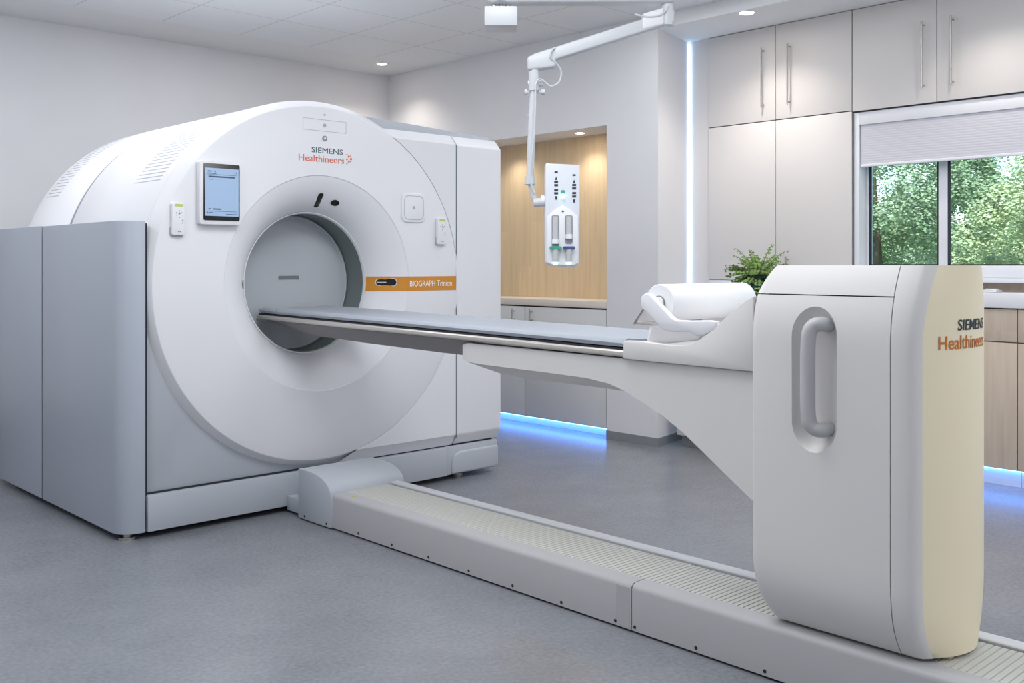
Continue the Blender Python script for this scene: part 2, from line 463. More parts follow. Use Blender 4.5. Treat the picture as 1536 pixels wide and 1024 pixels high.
# niche base cupboards
def niche_unit(label, y0, y1, hy):
    t = thing('niche_cabinet', label, 'cabinet', (AX+.15, (y0+y1)/2, 0), 'grey cupboards under the oak niche')
    obj('carcass', box(B(), AX+.022, AX+.34, y0+.002, y1-.002, .07, .925), M['cab_grey'], t)
    obj('shadow_gap', box(B(), AX+.012, AX+.0225, y0, y1, .068, .932), M['cab_edge'], t)
    d = obj('door', box(B(), AX+.002, AX+.02, y0+.003, y1-.003, .070, .922), M['cab_grey'], t, bevel=.0015)
    bar_handle(d, AX+.002, hy, .80, .905, .03, .006)
    obj('plinth', box(B(), AX+.10, AX+.34, y0, y1, 0, .068), M['cab_grey'], t)
niche_unit('pale grey niche cupboard with the wide door, ending at the white pier', 4.760, 5.603, 5.52)
niche_unit('pale grey niche cupboard half hidden behind the right edge of the scanner', 5.605, 6.445, 5.72)
tag(obj('niche_worktop', box(B(), AX-.004, AX+.345, 4.757, 6.448, .933, .985), M['counter_warm'], bevel=.003), 'cream worktop at the foot of the oak niche', 'worktop')

# ------------------------------------------------------------------ recessed lights
def downlight(label, x, y, z, r=.045):
    t = thing('downlight', label, 'ceiling light', (x, y, z), None)
    bm = B()
    pr = [(r*1.25, 0), (r*1.25, -.004), (r*.95, -.006), (r*.9, 0)]
    rings = [[(x+a*math.cos(2*PI*k/28), y+a*math.sin(2*PI*k/28), z+b) for k in range(28)] for a, b in pr]
    loft(bm, rings, False)
    obj('trim_ring', bm, M['upvc'], t)
    bm = B(); cyl(bm, (x, y, z-.003), (x, y, z-.0005), r*.9, 28)
    obj('lens', bm, M['lamp'], t)
    return t
downlight('small round downlight in the ceiling near the far corner of the room', 5.051, 6.95, H)
downlight('round downlight glowing above the overhead cupboards', 5.50, 3.62, 2.87, .05)
downlight('small round downlight in the top of the oak niche', 5.60, 5.166, 2.255, .04)

# ------------------------------------------------------------------ scanner
CX, CZ = 2.86, 1.155
sc = thing('ct_scanner', 'large white ring-shaped scanner with grey side cabinet on the left', 'medical scanner', (2.9, 5.3, 0))
FY = 4.45
# front disc with bevelled rim, from the funnel crease outwards
bm = lathe_y(B(), [(.556, FY+.004), (.560, FY), (.905, FY), (.914, FY+.003), (.920, FY+.010), (.950, FY+.060), (.950, FY+.075)], CX, CZ, 160)
obj('front_ring', bm, M['plastic'], sc, ang=25)
def funnel(t):
    """t 0 (outer crease) .. 1 (bore): radius, y"""
    a = t*PI/2
    r = .376+(.556-.376)*(1-math.sin(a))**1.0*.55+(.556-.376)*(1-t)*.45
    y = FY+.004+.150*(1-math.cos(a))*.6+.150*t*.4
    return r, y
def fpt(theta, t, off=0.):
    r, y = funnel(t); r2, y2 = funnel(min(t+.01, 1.0) if t < .99 else t-.01)
    s = 1 if t < .99 else -1
    tr, ty = (r2-r)*s, (y2-y)*s; L = math.hypot(tr, ty); tr /= L; ty /= L
    nr, ny = ty, -tr            # normal candidates
    if ny > 0: nr, ny = -nr, -ny
    r += nr*off; y += ny*off
    return (CX+r*math.cos(theta), y, CZ+r*math.sin(theta))
bm = lathe_y(B(), [funnel(i/24) for i in range(25)], CX, CZ, 160)
obj('bore_funnel', bm, M['plastic'], sc, ang=30)
bm = lathe_y(B(), [(.3755, FY+.152), (.370, FY+.150), (.366, FY+.156), (.366, FY+.170)], CX, CZ, 128)
obj('bore_rim', bm, M['rim'], sc)
bm = lathe_y(B(), [(.367, FY+.165), (.367, 4.80)], CX, CZ, 128)
obj('bore_liner', bm, M['liner'], sc)
bm = lathe_y(B(), [(.366, 4.775), (.358, 4.768), (.355, 4.772), (.345, 4.774), (.2, 4.766), (.001, 4.764)], CX, CZ, 128)
cap = obj('bore_cap', bm, M['cap'], sc)
obj('slot', prism(B(), rrect(2.78, 2.905, 1.172, 1.190, .006, 3), 'Y', 4.760, 4.772), M['liner'], cap)
# barrel covers
bm = lathe_y(B(), [(.930, 4.52), (.944, 4.525), (.950, 4.54), (.950, 5.500), (.946, 5.508), (.930, 5.512)], CX, CZ, 160)
obj('barrel_cover', bm, M['plastic'], sc, ang=50)
bm = lathe_y(B(), [(.925, 5.548), (.946, 5.551), (.950, 5.556), (.950, 6.12), (.946, 6.20), (.93, 6.26), (.90, 6.30), (.84, 6.33), (.3, 6.34)], CX, CZ, 160)
obj('rear_barrel_cover', bm, M['plastic'], sc, ang=50)
bm = lathe_y(B(), [(.943, 5.50), (.943, 5.56)], CX, CZ, 160)
obj('barrel_seam', bm, M['seam'], sc)
def vents(y0, y1, za, zb, n):
    bm = B()
    a0 = PI-math.asin((za-CZ)/.95); a1 = PI-math.asin((zb-CZ)/.95)
    for i in range(n):
        a = a0+(a1-a0)*i/(n-1); da = .0024
        L = [(.9506, a-da), (.9506, a+da), (.945, a+da), (.945, a-da)]
        sh = .0*i
        ring0 = [(CX+r*math.cos(q), y0+sh, CZ+r*math.sin(q)) for r, q in L]
        ring1 = [(CX+r*math.cos(q), y1+sh, CZ+r*math.sin(q)) for r, q in L]
        loft(bm, [ring0, ring1])
    return bm
obj('ventilation_slots', vents(4.60, 4.90, 1.655, 2.09, 34), M['line'], sc)
obj('ventilation_slots', vents(5.93, 6.13, 1.645, 2.09, 34), M['line'], sc)
# grey side cabinet (two panels)
def rc(x0, x1, y0, y1, r, n=8):      # polygon with rounded front-left corner
    o = [(x1, y1), (x0, y1)]
    for k in range(n+1):
        a = PI+PI/2*k/n; o.append((x0+r+r*math.cos(a), y0+r+r*math.sin(a)))
    o.append((x1, y0)); return o
obj('side_panel', prism(B(), rc(1.800, 1.917, 4.455, 5.456, .095), 'Z', .030, 1.450), M['grey_side'], sc, bevel=.004)
obj('rear_side_panel', prism(B(), [(1.800, 5.478), (1.95, 5.478), (1.95, 6.26), (1.800, 6.26)], 'Z', .030, 1.453), M['grey_side'], sc, bevel=.004)
obj('panel_gap', box(B(), 1.806, 1.95, 5.40, 5.50, .03, 1.445), M['gap'], sc)
obj('inner_body', box(B(), 1.93, 4.06, 4.83, 6.2, .06, 1.43), M['grey_front'], sc)
obj('lower_front_panel', prism(B(), [(1.927, .200), (3.10, .200), (3.10, .42), (2.30, .42), (2.26, .9), (2.26, 1.20), (1.927, 1.20)], 'Y', 4.500, 4.53), M['grey_front'], sc, bevel=.002)
obj('front_filler', box(B(), 1.927, 2.06, 4.512, 4.53, 1.202, 1.445), M['plastic'], sc, bevel=.002)
obj('corner_gap', box(B(), 1.914, 1.932, 4.475, 4.53, .04, 1.44), M['gap'], sc)
obj('base_gap', box(B(), 1.93, 4.08, 4.49, 4.53, .19, .201), M['gap'], sc)
obj('base_skirt', box(B(), 1.927, 3.700, 4.452, 4.53, .030, .193), M['grey_base'], sc, bevel=.003)
bm = box(B(), 3.704, 4.103, 4.462, 4.9, .030, .193)
obj('base_end_skirt', bm, M['grey_base'], sc, bevel=.006)
bm = prism(B(), [(3.735, .034), (4.10, .034), (4.10, .162), (3.80, .162), (3.755, .145), (3.738, .11)], 'Y', 4.448, 4.47)
obj('base_end_moulding', bm, M['grey_base'], sc, bevel=.012, seg=3)
for x, y in ((1.86, 4.52), (1.88, 6.1), (3.86, 4.56), (3.9, 6.1)):
    bm = B(); cyl(bm, (x, y, 0), (x, y, .012), .04); cyl(bm, (x, y, .012), (x, y, .04), .018)
    obj('foot', bm, M['steel'], sc)
# right housing with the disc cut out of it
R0 = .9175
def arc(zs, R):
    return [(CX+math.sqrt(R*R-(z-CZ)**2), z) for z in zs]
zs = [.262+(1.948-.262)*i/60 for i in range(61)]
A = arc(zs, R0)
bm = B()
# front skin as quads between arc and seam
vsA = [bm.verts.new((x, FY, z)) for x, z in A]; vsB = [bm.verts.new((3.7615, FY, z)) for x, z in A]
vsC = [bm.verts.new((x, FY+.012, z)) for x, z in A]
for i in range(60):
    bm.faces.new((vsA[i], vsB[i], vsB[i+1], vsA[i+1]))
    bm.faces.new((vsC[i], vsA[i], vsA[i+1], vsC[i+1]))
# upper chamfer
xt = A[-1][0]; t1 = [bm.verts.new((xt-.08, FY+.05, 2.004)), bm.verts.new((3.7615, FY+.05, 2.004))]
bm.faces.new((vsA[-1], vsB[-1], t1[1], t1[0]))
t2 = [bm.verts.new((xt-.08, FY+.10, 2.006)), bm.verts.new((3.7615, FY+.10, 2.006))]
bm.faces.new((t1[0], t1[1], t2[1], t2[0]))
# lower chamfer
xb = A[0][0]; b1 = [bm.verts.new((xb-.10, FY+.040, .199)), bm.verts.new((3.7615, FY+.040, .199))]
bm.faces.new((b1[0], b1[1], vsB[0], vsA[0]))
sd = [bm.verts.new((3.7615, FY+.05, z)) for x, z in A]
for i in range(60): bm.faces.new((vsB[i], sd[i], sd[i+1], vsB[i+1]))
obj('right_front_cover', bm, M['plastic'], sc, ang=20)
pl = [(FY, .262), (FY, 1.948), (FY+.05, 2.004), (FY+.9, 2.006), (FY+.9, .199), (FY+.040, .199)]
bm = prism(B(), pl, 'X', 3.7705, 4.122)
obj('right_end_cover', bm, M['plastic'], sc, bevel=.010, seg=3, ang=20)
obj('right_seam', box(B(), 3.758, 3.775, FY+.004, FY+.02, .24, 1.95), M['liner'], sc)
obj('right_core', prism(B(), [(3.45, .22), (4.10, .22), (4.10, 1.98), (3.45, 1.98)], 'Y', 4.52, 6.2), M['plastic'], sc)
obj('roof_panel', prism(B(), [(2.95, 1.99), (2.95, 2.075), (3.3, 2.066), (4.12, 2.030), (4.12, 1.99)], 'Y', 4.56, 6.2), M['grey_base'], sc, bevel=.003)
# square pad, alignment windows, stripe
obj('square_pad', prism(B(), rrect(3.366, 3.532, 1.487, 1.650, .035, 6), 'Y', FY-.007, FY+.002), M['plastic'], sc, bevel=.004, seg=3)
p = B()
o1 = rrect(3.380, 3.518, 1.501, 1.636, .030, 6); o2 = rrect(3.383, 3.515, 1.504, 1.633, .028, 6)
a_ = [p.verts.new((x, FY-.0078, z)) for x, z in o1]; b_ = [p.verts.new((x, FY-.0078, z)) for x, z in o2]
for i in range(len(a_)): p.faces.new((a_[i], a_[(i+1) % len(a_)], b_[(i+1) % len(a_)], b_[i]))
box(p, 3.440, 3.456, FY-.0078, FY-.007, 1.560, 1.578)
obj('pad_marking', p, M['line'], sc)
bm = B()
fr = [(2.739, 1.945), (3.001, 1.945), (3.001, 2.004), (2.739, 2.004)]
for (xa, za), (xb_, zb_) in zip(fr, fr[1:]+fr[:1]):
    box(bm, min(xa, xb_)-.001, max(xa, xb_)+.001, FY-.0008, FY+.001, min(za, zb_)-.001, max(za, zb_)+.001)
obj('service_flap_outline', bm, M['line'], sc)
for z, r in ((1.976, .009), (2.031, .005)):
    bm = B(); cyl(bm, (2.868, FY-.003, z), (2.868, FY, z), r, 16)
    obj('screw_cap', bm, M['line'], sc)
bm = B(); cyl(bm, (2.868, FY-.004, 1.908), (2.868, FY, 1.908), .014, 20)
obj('lock', bm, M['seam'], sc)
bm = B(); cyl(bm, (2.868, FY-.0048, 1.908), (2.868, FY-.003, 1.908), .006, 12)
obj('lock_core', bm, M['plastic'], sc)
# orange stripe, following the funnel then the flat front
ZS0, ZS1 = 1.103, 1.184
bm = B()
N = 30; cols = []
for i in range(N+1):
    t = 1-i/N*.995; row = []
    for z in (ZS0, (ZS0+ZS1)/2, ZS1):
        r, y = funnel(t); th = math.asin((z-CZ)/r); row.append(bm.verts.new(fpt(th, t, .0015)))
    cols.append(row)
row = []
cols.append([bm.verts.new((CX+math.sqrt(.562**2-(z-CZ)**2), FY-.0015, z)) for z in (ZS0, (ZS0+ZS1)/2, ZS1)])
cols.append([bm.verts.new((3.7615, FY-.0015, z)) for z in (ZS0, (ZS0+ZS1)/2, ZS1)])
for a, b in zip(cols, cols[1:]):
    for k in range(2): bm.faces.new((a[k], b[k], b[k+1], a[k+1]))
obj('orange_stripe', bm, M['orange'], sc, ang=60, recalc=True)
def funnel_patch(th, t, rad_u, rad_v, rot, off, m, name, nseg=28, stad=0.):
    """oval window lying on the funnel: u along theta, v along t (metres)"""
    bm = B(); r0, y0 = funnel(t)
    Lt = .235
    pts = []
    for k in range(nseg):
        a = 2*PI*k/nseg; u = rad_u*math.cos(a); v = rad_v*math.sin(a)
        v += stad*(1 if math.sin(a) > 0 else -1)
        uu = u*math.cos(rot)-v*math.sin(rot); vv = u*math.sin(rot)+v*math.cos(rot)
        pts.append((uu, vv))
    rings = []
    for f in (1, .66, .33):
        rings.append([bm.verts.new(fpt(th+p[0]*f/r0, min(max(t+p[1]*f/Lt, 0), .999), off)) for p in pts])
    c = bm.verts.new(fpt(th, t, off))
    for a, b in zip(rings, rings[1:]):
        for i in range(nseg): bm.faces.new((a[i], a[(i+1) % nseg], b[(i+1) % nseg], b[i]))
    for i in range(nseg): bm.faces.new((rings[-1][i], rings[-1][(i+1) % nseg], c))
    return obj(name, bm, m, sc, ang=60)
funnel_patch(1.530, .57, .019, .016, .10, .0012, M['rim'], 'camera_window_rim', stad=.036)
funnel_patch(1.530, .57, .015, .013, .10, .0024, M['black'], 'camera_window', stad=.034)
funnel_patch(1.31, .53, .030, .022, 0, .0012, M['rim'], 'laser_window_rim')
funnel_patch(1.31, .53, .025, .018, 0, .0024, M['black'], 'laser_window')
funnel_patch(PI+.01, .80, .022, .016, 0, .0024, M['black'], 'laser_window', stad=.012)
funnel_patch(-.006, .50, .021, .020, 0, .003, M['rim'], 'status_window_rim', stad=.038)
funnel_patch(-.006, .50, .018, .017, 0, .0042, M['black'], 'status_window', stad=.036)
funnel_patch(-.006, .60, .002, .004, 0, .0050, M['rim'], 'status_scale', stad=.022)
# lettering
def flat_text(name, s, x, z, w, h, m, y=FY-.0006, bold=0.):
    b = text_bm(s, w, h, bold)
    place(b, lambda c: (x+c.x, y+c.y, z+c.z))
    return obj(name, b, m, sc)
flat_text('logo_lettering', 'SIEMENS', 2.790, 1.830, .190, .028, M['petrol'], bold=.0)
flat_text('logo_lettering', 'Healthineers', 2.713, 1.783, .275, .034, M['logo_o'], bold=.0)
flat_text('model_lettering', 'BIOGRAPH Trinion', 3.424, 1.127, .305, .034, M['whiteink'], y=FY-.0026, bold=.008)
bm = B()
for dx, dz, r in ((0, .022, .004), (.012, .012, .006), (.026, .0, .0065), (0, -.003, .005), (.012, -.014, .006), (0, -.026, .004), (.024, .016, .0035), (.024, -.014, .0035)):
    cyl(bm, (3.006+dx, FY-.0012, 1.812+dz), (3.006+dx, FY, 1.812+dz), r, 10)
obj('logo_dots', bm, M['logo_o'], sc)

# tablet in its white frame
tb = thing('tablet', 'tablet display in a white frame mounted on the left of the scanner face', 'tablet', (2.27, 4.43, 1.44))
obj('frame', prism(B(), rrect(2.158, 2.372, 1.440, 1.742, .012, 4), 'Y', 4.412, FY-.0005), M['plastic'], tb, bevel=.004)
obj('bezel', prism(B(), rrect(2.176, 2.362, 1.460, 1.730, .008, 4), 'Y', 4.409, 4.413), M['black'], tb)
scr = obj('screen', box(B(), 2.183, 2.355, 4.4075, 4.410, 1.481, 1.708), M['screen'], tb)
bm = B()
for x0, x1, z0, z1 in ((2.196, 2.215, 1.690, 1.695), (2.230, 2.236, 1.688, 1.696), (2.196, 2.240, 1.681, 1.684), (2.190, 2.350, 1.677, 1.6785), (2.200, 2.335, 1.664, 1.671), (2.200, 2.222, 1.653, 1.656),
                       (2.200, 2.210, 1.514, 1.517), (2.224, 2.262, 1.511, 1.517), (2.200, 2.345, 1.503, 1.5045), (2.190, 2.196, 1.494, 1.500), (2.200, 2.222, 1.494, 1.498), (2.290, 2.345, 1.489, 1.492), (2.334, 2.337, 1.686, 1.694), (2.343, 2.346, 1.686, 1.694)):
    box(bm, x0, x1, 4.4068, 4.4076, z0, z1)
obj('screen_text', bm, M['ink'], scr)

def remote(label, x, z, y, s=1.):
    t = thing('remote_control', label, 'remote control', (x, y, z-.075))
    obj('housing', prism(B(), rrect(x-.031, x+.031, z-.076, z+.076, .010, 4), 'Y', y-.022, y), M['plastic'], t, bevel=.004)
    obj('label_strip', prism(B(), rrect(x-.018, x+.022, z+.058, z+.070, .003, 3), 'Y', y-.0228, y-.021), M['yellow'], t)
    for dx, dz, r in ((.004, .026, .005), (-.010, .028, .003), (.004, .038, .003), (.016, .030, .002), (-.008, .015, .002), (.004, .008, .003), (.012, .020, .002), (.020, -.006, .003), (.020, -.018, .003), (.0, -.058, .003), (.008, -.058, .003)):
        bm = B(); cyl(bm, (x+dx, y-.0228, z+dz), (x+dx, y-.021, z+dz), r, 10)
        obj('button', bm, M['seam'], t)
    obj('cradle', prism(B(), rrect(x-.034, x+.034, z-.080, z-.03, .012, 4), 'Y', y-.008, y+.0), M['line'], t, bevel=.003)
remote('white handheld remote with yellow strip hung left of the tablet', 2.061, 1.462, FY-.0005)
remote('white handheld remote hung on the right rim of the scanner ring', 3.640, 1.441, FY-.0005)

# ------------------------------------------------------------------ floor rail
TX = 2.84
rl = thing('floor_rail', 'long grey floor rail with ribbed top running from scanner to couch column', 'floor rail', (2.84, 2.5, 0))
def rail_side(y0, y1, name='side_panel'):
    pts = [(2.630, .008), (2.630, .146), (2.633, .156), (2.640, .163), (2.650, .167), (2.700, .168), (2.700, .150), (2.645, .150), (2.640, .008)]
    return obj(name, prism(B(), pts, 'Y', y0, y1), M['rail'], rl, ang=50)
rail_side(2.189, 4.012); rail_side(.30, 2.185)
obj('seam_plate', box(B(), 2.6294, 2.631, 2.195, 2.255, .012, .150), M['rail'], rl)
obj('rail_core', box(B(), 2.642, 3.03, .30, 4.00, .015, .145), M['rail'], rl)
# ribbed cover
bm = B(); pts = []; y = .30
while y < 4.03:
    pts += [(y, .164), (y+.0035, .1610), (y+.005, .1610), (y+.0085, .164)] if False else [(y, .1660), (y+.001, .1625), (y+.004, .1625), (y+.005, .1660)]
    y += .021
pts += [(4.03, .1660), (4.03, .15), (.30, .15)]
vs0 = [bm.verts.new((2.701, a, b)) for a, b in pts]; vs1 = [bm.verts.new((2.955, a, b)) for a, b in pts]
for i in range(len(pts)-1): bm.faces.new((vs0[i], vs0[i+1], vs1[i+1], vs1[i]))
obj('ribbed_cover', bm, M['rail_rib'], rl, ang=20)
obj('rail_groove', box(B(), 2.955, 2.968, .30, 4.03, .14, .155), M['gap'], rl)
obj('far_rim', prism(B(), [(2.968, .14), (2.968, .170), (2.975, .174), (3.020, .174), (3.040, .160), (3.040, .01), (3.03, .01)], 'Y', .30, 4.03), M['rail_light'], rl, bevel=.002)
for y in (4.240, 4.046, 3.80, 3.546, 3.289, 3.031, 2.775, 2.517, 2.259, 2.173, 1.92, 1.667, 1.41, 1.15, .9, .65):
    bm = B(); x = 2.618 if y > 4.02 else 2.630
    cyl(bm, (x-.0012, y, .022), (x+.002, y, .022), .006, 12)
    obj('screw', bm, M['screw'], rl)
bm = B(); cyl(bm, (2.675, 3.90, .1675), (2.675, 3.90, .1690), .012, 12)
obj('yellow_sticker', bm, mat('sticker', (212, 200, 110), .6), rl)
# shroud at the scanner
pr = [(4.300, .006), (4.300, .246), (4.29, .248), (4.20, .248), (4.14, .243), (4.09, .232), (4.05, .214), (4.025, .193), (4.014, .170), (4.010, .14), (4.010, .006)]
obj('end_shroud', prism(B(), pr, 'X', 2.618, 3.055), M['grey_base'], rl, bevel=.004, ang=40)
obj('foot_plate', box(B(), 2.645, 3.03, 4.301, 4.449, .012, .085), M['grey_base'], rl, bevel=.004)
# bring the foot plate to its height
# ------------------------------------------------------------------ patient table
pt = thing('patient_table', 'white patient couch on a tall column, its narrow top reaching into the scanner', 'patient table', (TX, 1.4, .17))
KZ = .0125
def tilt(bm, y0=2.2):
    for v in bm.verts: v.co.z += KZ*(v.co.y-y0)
    return bm
def halfw(z):
    w = .235
    if z > 1.02:
        t = (z-1.02)/(1.248-1.02); w = .235-.062*t**2.2
    if z < .44:
        t = (.44-z)/(.44-.178); w = .235-.068*t**3.4
    return w
def endbulge(z): return .050
def col_zs(z0, z1, n): return [z0+(z1-z0)*i/n for i in range(n+1)]
YE, YJ, YR = 1.205, 1.262, 1.700         # end-cover shoulder, joint, rear
def main_ring(z, ins=0.):
    w = halfw(z)-ins; r = .012
    yr = YR-ins
    if z < .44: yr = YR-.04*((.44-z)/.262)**3.4
    if z > 1.12: yr = YR-.045*((z-1.12)/.128)**2
    pts = [(TX-w, YJ), (TX-w, yr-r*2), (TX-w+r*.3, yr-r*.7), (TX-w+r, yr), (TX+w-r, yr), (TX+w-r*.3, yr-r*.7), (TX+w, yr-r*2), (TX+w, YJ)]
    return [(x, y, z) for x, y in pts]
bm = loft(B(), [main_ring(z) for z in ([.178, .182, .187]+col_zs(.195, .44, 18)+[.6, .8, 1.0]+col_zs(1.02, 1.160, 8))])
# stadium-shaped recess for the grip: cut with a boolean
rec = B()
cy, ch0, ch1, rr = 1.489, .800, 1.045, .072
rings = []
for d, f in ((-.03, 1.0), (0., 1.0), (.014, .93), (.030, .72), (.038, .40)):
    ring = []
    for k in range(40):
        a = 2*PI*k/40; yy = rr*f*math.cos(a); zz = rr*1.25*f*math.sin(a)
        ring.append((TX-.235+d, cy+yy, (ch1 if math.sin(a) >= 0 else ch0)+zz))
    rings.append(ring)
loft(rec, rings)
finish(bm); colo = obj('column', bm, M['plastic_soft'], pt, ang=30)
finish(rec); me = bpy.data.meshes.new('cut'); rec.to_mesh(me); rec.free()
cut = bpy.data.objects.new('cut', me); COL.objects.link(cut)
bpy.context.view_layer.update()
md = colo.modifiers.new('b', 'BOOLEAN'); md.operation = 'DIFFERENCE'; md.object = cut; md.solver = 'EXACT'
bpy.context.view_layer.update()
dg = bpy.context.evaluated_depsgraph_get()
nm = bpy.data.meshes.new_from_object(colo.evaluated_get(dg))
colo.modifiers.clear(); colo.data = nm
bpy.data.objects.remove(cut)
b2 = bmesh.new(); b2.from_mesh(nm)
for f in b2.faces: f.smooth = True
for e in b2.edges:
    if len(e.link_faces) == 2: e.smooth = e.calc_face_angle(0) < math.radians(32)
b2.to_mesh(nm); b2.free()
if not nm.materials: nm.materials.append(M['plastic_soft'])
# top lid
obj('column_lid', loft(B(), [main_ring(z) for z in [1.1635, 1.168]+col_zs(1.175, 1.244, 7)+[1.248]]), M['plastic_soft'], pt, ang=40)
obj('lid_gap', box(B(), TX-.20, TX+.20, 1.25, 1.66, 1.15, 1.18), M['gap'], pt)
obj('carriage', box(B(), TX-.13, TX+.13, 1.22, 1.58, .168, .20), M['gap'], pt)
# end cover: white shoulder + beige bowed face
def end_pts(z, part):
    w = halfw(z)-.0; top = max(0, (z-1.05)/.198); lo = max(0, (.40-z)/.215)
    ys = YE-.012*top; n = 16
    pts = []
    wi = w-.028-.01*top
    bul = .052
    if part == 'white':
        pts = [(TX-w, YJ-.003), (TX-w, ys+.012), (TX-w+.006, ys-.002), (TX-wi-.0, ys-.018)]
        m = [(2*TX-x, y) for x, y in reversed(pts)]
        pts = pts+m
    else:
        for k in range(n+1):
            a = -1+2*k/n; x = TX+a*(wi+.0)
            y = ys-.016-bul*(1-abs(a)**2.0)
            pts.append((x, y))
        pts += [(TX+wi, ys+.01), (TX-wi, ys+.01)]
    return [(x, y, z) for x, y in pts]
zz = [.178, .182, .187]+col_zs(.195, .44, 18)+[.6, .8, 1.0]+col_zs(1.02, 1.244, 10)+[1.248]
obj('end_cover', loft(B(), [end_pts(z, 'white') for z in zz]), M['plastic_soft'], pt, ang=50)
obj('end_face', loft(B(), [end_pts(z, 'b') for z in zz]), M['beige'], pt, ang=50)
obj('column_foot', box(B(), 2.76, 2.83, 1.165, 1.24, .1665, .186), M['beige'], pt)
# grip
bm = B()
hx = TX-.235-.012
tube(bm, smooth_path([(TX-.202, 1.460, 1.078), (hx+.012, 1.468, 1.080), (hx, 1.486, 1.072), (hx-.006, 1.496, 1.040), (hx-.006, 1.498, .93), (hx-.006, 1.496, .815), (hx, 1.486, .785), (hx+.012, 1.468, .777), (TX-.202, 1.460, .779)], 6), .0210, 16)
obj('grip_handle', bm, M['handle'], pt)
# lettering on the bowed end face
def face_y(x, z):
    top = max(0, (z-1.05)/.198)
    w = halfw(z); wi = w-.028-.01*top; a = (x-TX)/wi
    return YE-.012*top-.016-.052*(1-a*a)
def bowed(name, s, x, z, w, h, m):
    b = text_bm(s, w, h, .006)
    bmesh.ops.subdivide_edges(b, edges=[e for e in b.edges if e.calc_length() > .02], cuts=2)
    place(b, lambda c: (x+c.x, face_y(x+c.x, z+c.z)-.0012+c.y, z+c.z))
    return obj(name, b, m, pt, ang=60)
bowed('logo_lettering', 'SIEMENS', 2.758, 1.070, .172, .030, M['petrol_d'])
bowed('logo_lettering', 'Healthineers', 2.686, 1.020, .262, .036, M['logo_o2'])

# cantilever beam: side outline, narrowing underneath
bo = [(1.70, .925), (3.07, .938), (3.083, .925), (3.085, .862), (2.90, .852), (2.60, .848), (2.40, .843), (2.30, .832), (2.229, .815), (2.15, .790), (2.06, .752), (1.98, .708), (1.90, .655), (1.82, .600), (1.70, .520)]
def under(y):
    # lowest line of the underside
    return None
bm = B()
rings = []
ys = [1.70, 1.82, 1.90, 1.98, 2.06, 2.15, 2.229, 2.30, 2.40, 2.60, 2.80, 2.95, 3.05, 3.083]
sidez = {1.70: .520, 1.82: .600, 1.90: .655, 1.98: .708, 2.06: .752, 2.15: .790, 2.229: .820, 2.30: .838, 2.40: .848, 2.60: .852, 2.80: .854, 2.95: .856, 3.05: .860, 3.083: .872}
lowz = {1.70: .515, 1.82: .595, 1.90: .650, 1.98: .702, 2.06: .744, 2.15: .778, 2.229: .796, 2.30: .804, 2.40: .806, 2.60: .806, 2.80: .808, 2.95: .816, 3.05: .836, 3.083: .862}
for y in ys:
    w = .205; zt = .925+.008*(y-1.7)
    if y > 3.08: zt -= .008; w = .198
    s, l = sidez[y], lowz[y]
    wl = w-.085 if y > 2.1 else w-.02-.065*(y-1.7)/.4
    rings.append([(TX-w, y, zt-.004), (TX-w+.004, y, zt), (TX+w-.004, y, zt), (TX+w, y, zt-.004), (TX+w, y, s), (TX+wl, y, l), (TX-wl, y, l), (TX-w, y, s)])
loft(bm, rings)
obj('beam', bm, M['plastic_soft'], pt, ang=22)
# cradle at the couch end, scooped for the paper roll
def zl(u): return u
cr = [(2.215, .930), (2.215, .985), (2.210, .991), (2.136, .993), (2.06, .990), (2.005, .988), (1.97, .990), (1.941, .995), (1.902, 1.010), (1.870, 1.030), (1.841, 1.050), (1.804, 1.082), (1.77, 1.110), (1.738, 1.134), (1.700, 1.155), (1.700, .926)]
obj('cradle_cheek', prism(B(), cr, 'X', TX-.222, TX-.197), M['plastic_soft'], pt, bevel=.004)
obj('cradle_cheek', prism(B(), cr, 'X', TX+.197, TX+.222), M['plastic_soft'], pt, bevel=.004)
fl = [(2.213, .932), (2.213, .972), (1.97, .972), (1.90, .990), (1.84, 1.035), (1.77, 1.095), (1.702, 1.14), (1.702, .93)]
obj('cradle_floor', prism(B(), fl, 'X', TX-.197, TX+.197), M['plastic_soft'], pt)
obj('cradle_back_stop', prism(B(), [(2.20, .972), (2.213, .972), (2.195, 1.035), (2.185, 1.035)], 'X', TX-.10, TX+.197), M['plastic'], pt, bevel=.002)
# roll bracket
br = [(2.139, 1.126), (2.137, 1.142), (2.121, 1.154), (2.108, 1.155), (2.095, 1.148), (2.066, 1.124), (2.030, 1.095), (2.010, 1.078), (1.990, 1.070), (1.94, 1.070), (1.86, 1.074), (1.835, 1.072), (1.835, 1.045), (1.880, 1.025), (1.915, 1.022), (1.934, 1.034), (1.99, 1.031), (2.030, 1.031), (2.052, 1.040), (2.070, 1.054), (2.135, 1.105)]
obj('roll_bracket', prism(B(), br, 'X', TX-.222, TX-.198), M['plastic'], pt, bevel=.005, seg=3)
bm = B(); cyl(bm, (TX-.20, 2.085, 1.122), (TX+.30, 2.085, 1.122), .012)
obj('roll_spindle', bm, M['steel'], pt)
obj('roll_bracket', prism(B(), br, 'X', TX+.305, TX+.325), M['plastic'], pt, bevel=.005, seg=3)
bm = B()
tube(bm, [(TX-.19, 2.150, 1.098), (TX-.19, 2.190, 1.050), (TX-.19, 2.105, 1.052)], .006, 8)
tube(bm, [(TX-.19, 2.190, 1.050), (TX+.19, 2.190, 1.050)], .005, 8)
obj('paper_guide', bm, M['steel'], pt)
